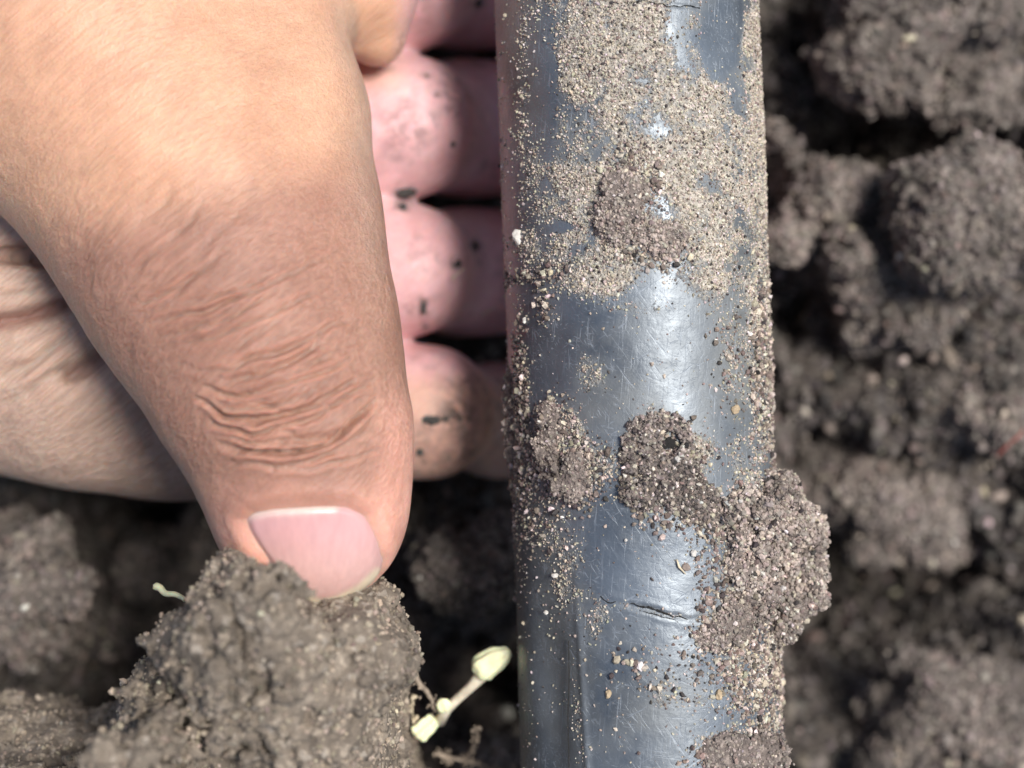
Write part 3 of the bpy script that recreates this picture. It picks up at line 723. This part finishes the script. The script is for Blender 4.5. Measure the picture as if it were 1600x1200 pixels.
for k in range(26):
    y0 = 470 + 10.5 * k + rw.uniform(-6, 6); x0 = 205 + (y0 - 470) * .62 + rw.uniform(0, 90); ln = rw.uniform(90, 250); x1 = min(x0 + ln, 596)
    sag = 26 * math.exp(-((y0 - 650) / 70) ** 2); rise = rw.uniform(.22, .5) * (1 if y0 < 600 else .55)
    crease([(x0, y0), (x0 + (x1 - x0) * .33, y0 - rise * (x1 - x0) * .25 + sag), (x0 + (x1 - x0) * .66, y0 - rise * (x1 - x0) * .6 + sag), (x1, y0 - rise * (x1 - x0) - 5)], rw.uniform(.2, .5), rw.uniform(3.4, 5.4), isT, .3)
for L, dp, wd in [([(583, 52), (580, 90), (584, 128), (578, 160)], 1.0, 9)]:
    crease(L, dp * .6, wd, isT, 0.1)
for L, dp, wd in [([(-20, 470), (40, 455), (100, 440), (130, 420)], .35, 9), ([(0, 590), (60, 560), (110, 520)], .8, 10), ([(-10, 400), (50, 395), (110, 420)], 1.2, 14),
                  ([(0, 440), (50, 432), (110, 440)], .35, 8), ([(0, 640), (60, 600), (120, 570)], .3, 9)]:
    crease(L, dp, wd, 1 - isT)
m_ = isT * up
disp += -0.9 * m_ * np.exp(-((hx - 255) / 60) ** 2 - ((hy - 320) / 40) ** 2) - 0.7 * m_ * np.exp(-((hx - 360) / 45) ** 2 - ((hy - 300) / 45) ** 2) + 0.8 * m_ * np.exp(-((hx - 440) / 70) ** 2 - ((hy - 600) / 50) ** 2)
# bed for the nail: outline of the plate
NAIL = np.array([(376, 812), (392, 800), (430, 793), (495, 789), (545, 789), (575, 806), (592, 842), (599, 872), (592, 900), (566, 924), (530, 943), (500, 948), (468, 928), (430, 892), (398, 852)], float)
nd, _ = seg_dist(hx, hy, [tuple(q) for q in NAIL] + [tuple(NAIL[0])])
def inside(x, y, poly):
    r_ = np.zeros(len(x), bool); n = len(poly)
    for k in range(n):
        (x1, y1), (x2, y2) = poly[k], poly[(k + 1) % n]
        c = ((y1 > y) != (y2 > y)) & (x < (x2 - x1) * (y - y1) / (y2 - y1 + 1e-12) + x1); r_ ^= c
    return r_
ins_ = inside(hx, hy, NAIL); sdn = np.where(ins_, -nd, nd)
nm = m_ * (hv2[:, 2] > 60)
disp += nm * (-0.6 * sstep(9, -12, sdn) + 0.18 * np.exp(-((sdn - 16) / 12) ** 2) * sstep(930, 880, hy))
disp += 0.05 * fbm(hv2, 1.6, 2, 15) * up
hv3 = hv2 + hn2 * disp[:, None]
# skin tint: tanned back of the thumb, pinker palm side, painted light on the thumb
dors = np.array([0.60, 0.365, 0.245]); dors_shade = np.array([0.39, 0.222, 0.163]); pink = np.array([0.72, 0.45, 0.46]); heel = np.array([0.46, 0.335, 0.265]); tipc = np.array([0.66, 0.36, 0.28])
low = fbm(hv2, 22, 3, 77)[:, None]
up_t = sstep(380, 240, hy + 0.25 * (hx - 300))[:, None]
cT = dors_shade * (1 - up_t) + dors * up_t; cT = cT * (1 + 0.12 * low)  # upper thumb lighter, lower part darker: fall of light put into the tint
tipm = np.clip(sstep(720, 850, hy) + 0.75 * sstep(570, 620, hx) * sstep(560, 700, hy), 0, 1)[:, None]
cT = cT * (1 - tipm) + tipc * tipm
lit_edge = (isT * sstep(0.75, 0.25, hn2[:, 2]) * sstep(620, 560, hx))[:, None]
cT = cT * (1 - lit_edge * .6) + heel * lit_edge * .6  # paler grey sides of the thumb: lit edge painted into the tint
fm = sstep(330, 470, hx)[:, None]
cR = heel * (1 + 0.15 * low) * (1 - fm) + pink * (1 + 0.34 * fbm(hv2, 6, 5, 79, .65)[:, None] * np.array([0.6, 1, 1])) * fm
lb_ = (sstep(30, 42, hv2[:, 2]) * sstep(660, 600, hx) * sstep(160, 110, hy) * sstep(380, 480, hx))[:, None]
cR = cR * (1 - lb_) + dors * 1.05 * lb_
# pinky tip is a touch yellower
py_ = (sstep(560, 620, hy) * fm[:, 0])[:, None]; cR = cR * (1 - .8 * py_) + np.array([0.62, 0.40, 0.30]) * .8 * py_
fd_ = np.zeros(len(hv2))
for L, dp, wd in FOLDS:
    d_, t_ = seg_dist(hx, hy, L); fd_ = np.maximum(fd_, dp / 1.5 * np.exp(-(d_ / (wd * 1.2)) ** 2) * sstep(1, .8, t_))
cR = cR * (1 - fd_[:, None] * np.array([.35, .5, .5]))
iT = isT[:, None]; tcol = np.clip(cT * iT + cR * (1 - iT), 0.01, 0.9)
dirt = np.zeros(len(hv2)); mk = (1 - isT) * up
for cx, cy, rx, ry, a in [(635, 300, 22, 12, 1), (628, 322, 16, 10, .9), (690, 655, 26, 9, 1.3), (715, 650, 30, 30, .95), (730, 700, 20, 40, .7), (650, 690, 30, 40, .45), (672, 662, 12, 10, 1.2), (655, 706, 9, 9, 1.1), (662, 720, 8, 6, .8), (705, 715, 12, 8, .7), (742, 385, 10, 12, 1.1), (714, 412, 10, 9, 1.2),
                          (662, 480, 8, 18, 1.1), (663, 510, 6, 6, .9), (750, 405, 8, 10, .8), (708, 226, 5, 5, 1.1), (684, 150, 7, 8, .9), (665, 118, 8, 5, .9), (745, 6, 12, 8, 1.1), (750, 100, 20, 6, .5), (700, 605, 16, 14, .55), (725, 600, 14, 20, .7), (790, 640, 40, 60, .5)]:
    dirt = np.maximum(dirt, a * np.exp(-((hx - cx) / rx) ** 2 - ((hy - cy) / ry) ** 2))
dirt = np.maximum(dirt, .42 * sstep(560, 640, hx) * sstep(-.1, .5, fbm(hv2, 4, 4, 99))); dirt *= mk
furrow = np.clip(isT * (0.55 + 0.45 * sstep(240, 420, hy) * sstep(760, 700, hy)) + (1 - isT) * sstep(420, 300, hx) * 0.9 + (1 - isT) * sstep(300, 420, hx) * 0.3, 0, 1) * sstep(5, 25, sdn + 30 * (1 - nm))
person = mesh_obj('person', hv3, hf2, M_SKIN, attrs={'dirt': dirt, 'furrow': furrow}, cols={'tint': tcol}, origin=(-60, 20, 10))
person['_o'] = [-60, 20, 10]
tag(person, 'bare tanned left hand, palm up, thumb crossing over the fingers that hold the pipe', 'person')
print('hand', len(hv3), time.time() - T0)
# the nail plate
ctr = np.array([500.0, 862.0]); NR, NA = 26, 120
ang = np.linspace(0, 2 * math.pi, NA, endpoint=False)
def smooth_outline(n):
    q = NAIL.copy()
    for _ in range(3):
        q2 = np.empty((len(q) * 2, 2)); nxt = np.roll(q, -1, 0); q2[0::2] = q * .75 + nxt * .25; q2[1::2] = q * .25 + nxt * .75; q = q2
    s = np.concatenate([[0], np.cumsum(np.linalg.norm(np.diff(np.concatenate([q, q[:1]]), axis=0), axis=1))])
    qq = np.concatenate([q, q[:1]]); t = np.linspace(0, s[-1], n, endpoint=False)
    return np.stack([np.interp(t, s, qq[:, 0]), np.interp(t, s, qq[:, 1])], 1)
OUT = smooth_outline(NA)
fr_ = np.linspace(0, 1, NR + 1)[1:]
P2 = np.concatenate([[ctr]] + [ctr + (OUT - ctr) * f_ for f_ in fr_])
rad_ = np.concatenate([[0], np.repeat(fr_, NA)])
z = np.full(len(P2), 82.0)
for _ in range(60):
    k = WF / 1600.0 * (ZC - z) / (ZC - ZF)
    q = np.stack([(P2[:, 0] - 800) * k, (600 - P2[:, 1]) * k, z], 1); z = z - thumb_sdf(q) * 0.8
k = WF / 1600.0 * (ZC - z) / (ZC - ZF)
q = np.stack([(P2[:, 0] - 800) * k, (600 - P2[:, 1]) * k, z], 1)
lift = 0.12 - 0.75 * sstep(0.86, 1.0, rad_) * sstep(905, 860, P2[:, 1]) + 0.35 * sstep(850, 940, P2[:, 1])
q[:, 2] += lift
nv = np.concatenate([q, q - np.array([0, 0, 0.55])]); nq = len(q); tri = []
for a in range(NA):
    b = (a + 1) % NA; tri.append((0, 1 + b, 1 + a, 1 + a)); 
    for r_ in range(NR - 1): o_ = 1 + r_ * NA; tri.append((o_ + a, o_ + b, o_ + NA + b, o_ + NA + a))
    o_ = 1 + (NR - 1) * NA; tri.append((o_ + a, o_ + b, nq + o_ + b, nq + o_ + a))
tri = np.array(tri); t3 = tri[tri[:, 2] == tri[:, 3]][:, :3]; t4 = tri[tri[:, 2] != tri[:, 3]]
tris = np.concatenate([t3, t4[:, [0, 1, 2]], t4[:, [0, 2, 3]]])
tris[:, [1, 2]] = tris[:, [2, 1]]
freeM = sstep(12, 4, seg_dist(P2[:, 0], P2[:, 1], [(478, 934), (502, 944), (530, 938), (564, 920), (590, 896)])[0])[:, None]
base_glint = sstep(15, 0, seg_dist(P2[:, 0], P2[:, 1], [(384, 806), (420, 798), (470, 796), (520, 792)])[0])[:, None]  # white highlight along the nail base, painted into the tint
tc_ = np.array([0.63, 0.36, 0.35]) * np.ones((nq, 1)); pal = sstep(815, 905, P2[:, 1])[:, None]
tc_ = tc_ * (1 - .6 * pal) + np.array([0.64, 0.42, 0.36]) * .6 * pal
tc_ = tc_ * (1 - freeM) + np.array([0.72, 0.60, 0.44]) * freeM; tc_ = tc_ * (1 - base_glint * .8) + np.array([0.74, 0.62, 0.54]) * base_glint * .8
nailo = mesh_obj('thumbnail', nv, tris, M_NAIL, parent=person, cols={'tint': np.concatenate([tc_, tc_])}, origin=(-60, 20, 10))
tag(nailo, 'pink thumbnail with a pale free edge')

# ------------------------------------------------------------ small things
def pebble(name, label, cat, c, r, mat, group=None, s=(1, 1, .8), seed=0):
    v, f = ICO2; rs = np.random.default_rng(seed + 900)
    v = v * (1 + rs.uniform(-.22, .22, (len(v), 1))) * np.array(s) * r
    o = mesh_obj(name, v + np.array(c), f, mat, origin=np.array(c), smooth=False)
    return tag(o, label, cat, group)
for k, (lb, x, y, r, s) in enumerate([('white flake on the shaded left side of the pipe near the ring finger', 813, 370, .95, (.8, 1.2, .5)), ('pale grit speck low on the left side of the pipe beside the crack', 854, 957, .33, (1, .9, .7)),
        ('tan grit lump on the right of the pipe above the soil mound', 1147, 640, .62, (1, 1, .8)), ('pale grit grain on the clean blue patch below the mound', 1083, 864, .42, (1, 1.1, .8)), ('small white grit grain left of the clean blue patch', 978, 844, .22, (1, 1, .8)),
        ('white grit grain inside the big soil lump', 1180, 865, .6, (1.1, .9, .8)), ('tan grit crumb on the lower middle of the pipe', 951, 1084, .5, (.8, 1.2, .7)), ('pale grit pebble near the lower right end of the pipe', 1179, 1158, .55, (1.1, 1, .8)),
        ('pale grit flake on the dark band left of the pipe', 821, 500, .4, (.7, 1.2, .5)), ('bright grit grain in the mound below the black hole', 1054, 716, .4, (1, 1, .8)), ('white grit grain on the right side of the pipe near its lower end', 1254, 1062, .5, (1, 1, .8)),
        ('pale grit crumb at the left edge of the pipe above the soil crust', 820, 560, .25, (1, 1, .8)), ('tan grit crumb on the pipe right of the crack\'s lower part', 1122, 1085, .6, (.8, 1.2, .7)), ('pale grit flake left of the clean patch', 868, 899, .4, (1.2, .8, .6))]):
    c, n = on_pipe(x, y, r * .3 + (1.2 if 'mound below' in lb or 'inside the big' in lb else 0)); pebble('grit_grain', lb, 'grit', c, r * .8, M_GRIT if 'tan' not in lb else plain('tan_grit', (.42, .32, .2)), 'grit grains on the pipe', s, k)
M_DCR = plain('dark_crumb', (0.05, 0.046, 0.042), 0.9, 0.5, 2500)
def finger_z(px, py):
    z = 44.0
    for _ in range(60):
        z -= float(rest_sdf(H(px, py, z)[None])[0]) * .8
    return z
for k, (lb, x, y, r, s) in enumerate([('grey soil crumb lodged in the fold between middle and ring finger', 634, 300, 1.0, (1.4, .8, .7)), ('dark soil crumb just under the grey one on the ring finger', 630, 325, .6, (.8, 1.2, .6)), ('dark crumb on the shaded ring finger, nearer the pipe', 742, 386, .5, (1, 1.3, .6)),
        ('black crumb on the ring finger left of the straw fibre', 715, 412, .5, (1.1, 1, .6)), ('long dark crumb low on the ring finger', 662, 480, .55, (.5, 1.7, .5)), ('tiny black crumb on the middle finger', 708, 226, .3, (1, 1, .7)),
        ('dark crumb on the little finger at the end of its smear', 674, 657, .7, (1.5, .9, .4)), ('small dark crumb low on the little finger', 656, 706, .45, (1, 1, .5)), ('black crumb on the index finger at the top edge', 745, 5, .6, (1, 1, .6))]):
    z = finger_z(x, y); pebble('soil_crumb', lb, 'soil crumb', H(x, y, z + r * .2), r, M_DCR, 'soil crumbs on the fingers', s, k + 40)
def tube(pts, rads, seg=8):
    pts = np.array(pts, float); n = len(pts); v = []; f = []
    for k in range(n):
        d = pts[min(k + 1, n - 1)] - pts[max(k - 1, 0)]; d /= np.linalg.norm(d)
        a = np.cross(d, [0, 0, 1.0]); a = np.array([1., 0, 0]) if np.linalg.norm(a) < 1e-3 else a / np.linalg.norm(a); b = np.cross(d, a)
        for s in range(seg): t = 2 * math.pi * s / seg; v.append(pts[k] + rads[k] * (a * math.cos(t) + b * math.sin(t)))
    for k in range(n - 1):
        for s in range(seg): s2 = (s + 1) % seg; f.append((k * seg + s, k * seg + s2, (k + 1) * seg + s2, (k + 1) * seg + s))
    v.append(pts[0]); v.append(pts[-1]); f = [(a, b, c) for a, b, c, d in f] + [(a, c, d) for a, b, c, d in f]
    for s in range(seg): s2 = (s + 1) % seg; f.append((len(v) - 2, s2, s)); f.append((len(v) - 1, (n - 1) * seg + s, (n - 1) * seg + s2))
    return np.array(v), np.array(f)
def gz(px, py, add=0.0):
    q = H(px, py, 5); z = float(ground_point(np.array([q[0]]), np.array([q[1]]))[0, 2]); return z + add
# pale sprout lying in the hollow left of the pipe
ZS = 45.0
sp = bpy.data.objects.new('sprout', None); C.objects.link(sp); base = H(690, 1125, ZS - 2); sp.location = tuple(base * MM); sp['_o'] = list(base)
sp.empty_display_size = .004
tag(sp, 'pale yellow-green sprout with a bud at each end, reaching from clod to pipe', 'sprout')
v, f = tube([H(686, 1128, ZS - 1), H(698, 1108, ZS), H(715, 1092, ZS + .6), H(735, 1074, ZS + 1), H(752, 1056, ZS + 1.4), H(765, 1040, ZS + 2)], [.75, .62, .56, .6, .8, 1.0], 12)
mesh_obj('stem', v, f, M_STEM, parent=sp, origin=base)
def bud(name, a, b, r, seed, fl=.75):
    v, f = ico(4); a = np.array(a); b = np.array(b); L = np.linalg.norm(b - a) / 2; d = (b - a) / (2 * L); s_ = np.cross(d, [0, 0, 1.]); s_ /= np.linalg.norm(s_); u = np.cross(s_, d)
    t = v[:, 0]; wd = r * (0.82 + 0.22 * np.sin(t * 2.4 + seed)) * (1 + .12 * vnoise(v + seed, .35, seed) )
    sq_ = np.sign(t) * np.abs(t) ** .6; wd = wd * (1 + .16 * np.sin(5 * np.arctan2(v[:, 2], v[:, 1]) + seed))
    p = (a + b) / 2 + np.outer(sq_ * L, d) + np.outer(v[:, 1] * wd, s_) + np.outer(v[:, 2] * wd * fl, u)
    p += (.12 * vnoise(p, .9, seed + 3))[:, None] * u
    return mesh_obj(name, p, f, M_SPROUT, parent=sp, origin=base)
bud('bud', H(742, 1052, ZS + 1.5), H(797, 1016, ZS + 3.2), 1.65, 3)
bud('bud', H(680, 1122, ZS - .4), H(648, 1150, ZS - .4), 1.6, 5)
bud('scale_leaf', H(697, 1112, ZS + .5), H(688, 1092, ZS + 1.2), .75, 8)
# rootlets with crumbs, fibres, straw
def root(name, label, cat, pts, r, mat, ncr=0, seg=6, group=None):
    pts = np.array([H(*q) for q in pts]); t = np.linspace(0, 1, len(pts)); tt = np.linspace(0, 1, 30)
    P = np.stack([np.interp(tt, t, pts[:, k]) for k in range(3)], 1); P[:, :] += .35 * r / .1 * .25 * np.stack([vnoise(P, 1.8, 1 + k) for k in range(3)], 1)
    v, f = tube(P, np.full(30, r) * np.linspace(1.1, .6, 30), seg)
    if ncr:
        g = P[rng.integers(0, 30, ncr)] + rng.normal(size=(ncr, 3)) * r * 1.6; gvv, gff, _ = grains(g, prad(ncr, .1, .38), tint(ncr, (1, 1, 1, 1)))
        f = np.concatenate([f, gff + len(v)]); v = np.concatenate([v, gvv])
    o = mesh_obj(name, v, f, mat, origin=P[0]); return tag(o, label, cat, group)
root('rootlet', 'short brown rootlet crusted with soil crumbs, standing up below the sprout', 'rootlet', [(722, 1195, 34), (735, 1175, 37), (745, 1155, 40), (742, 1138, 42)], .22, M_ROOT, 46)
root('rootlet', 'longer crumb-covered rootlet lying along the bottom edge left of the pipe', 'rootlet', [(680, 1175, 36), (705, 1186, 36), (745, 1194, 35), (790, 1205, 33)], .28, M_ROOT, 60)
root('rootlet', 'thin pale rootlet tip beside the lower bud of the sprout', 'rootlet', [(646, 1085, 46), (645, 1105, 45.5), (647, 1128, 44)], .12, M_HAIR, 14)
root('rootlet', 'thin grey rootlets reaching down from the clod to the sprout', 'rootlet', [(632, 1020, 50), (655, 1065, 48), (672, 1090, 46.5), (682, 1112, 44.5)], .35, M_ROOT, 30)
root('rootlet', 'small crumbly rootlet standing at the bottom right of the soil', 'rootlet', [(1400, 1200, 16), (1405, 1185, 22), (1402, 1168, 26)], .25, M_ROOT, 30)
root('rootlet', 'reddish rootlet on the soil at the right edge of the frame', 'rootlet', [(1560, 710, 16), (1580, 690, 18), (1600, 672, 18)], .25, plain('red_root', (.28, .08, .06)), 0)
root('straw_fibre', 'short straw fibre across the shaded ring finger', 'fibre', [(706, 436, 36.4), (718, 425, 36.8), (728, 417, 36.2)], .09, M_HAIR)
root('straw_fibre', 'short pale fibre at the pipe edge by the ring finger', 'fibre', [(753, 492, 34), (763, 486, 34.2), (774, 480, 34)], .08, M_HAIR)
c1 = on_pipe(1057, 874, .15)[0]; c2 = on_pipe(1071, 897, .15)[0]
v, f = tube([c1, (c1 + c2) / 2 + np.array([-.25, 0, .05]), c2], [.08, .14, .05], 6); tag(mesh_obj('straw_fibre', v, f, M_HAIR, origin=c1), 'brown curved fibre on the clean blue patch of the pipe', 'fibre')
root('straw_stub', 'yellow-green straw stub poking out behind the top left of the big clod', 'straw', [(245, 916, 56), (262, 926, 58), (285, 938, 60)], .42, M_SPROUT)

# ------------------------------------------------------------ loose crumbs, all of them
P_ = np.concatenate([x[0] for x in ALLG]); R_ = np.concatenate([x[1] for x in ALLG]); T_ = np.concatenate([x[2] for x in ALLG])
big_ = R_ > 0.5
v1, f1, t1 = grains(P_[~big_], R_[~big_], T_[~big_]); v2, f2, t2 = grains(P_[big_], R_[big_], T_[big_], base=ICO2, rough=.22)
o = mesh_obj('loose_soil', np.concatenate([v1, v2]), np.concatenate([f1, f2 + len(v1)]), M_GRAIN, cols={'tint': np.concatenate([t1, t2])}, smooth=False)
tag(o, 'loose brown soil crumbs scattered over the ground and the clods', 'loose soil', kind='stuff')
for ob in C.objects:
    if '_o' in ob: del ob['_o']
print('done', time.time() - T0)
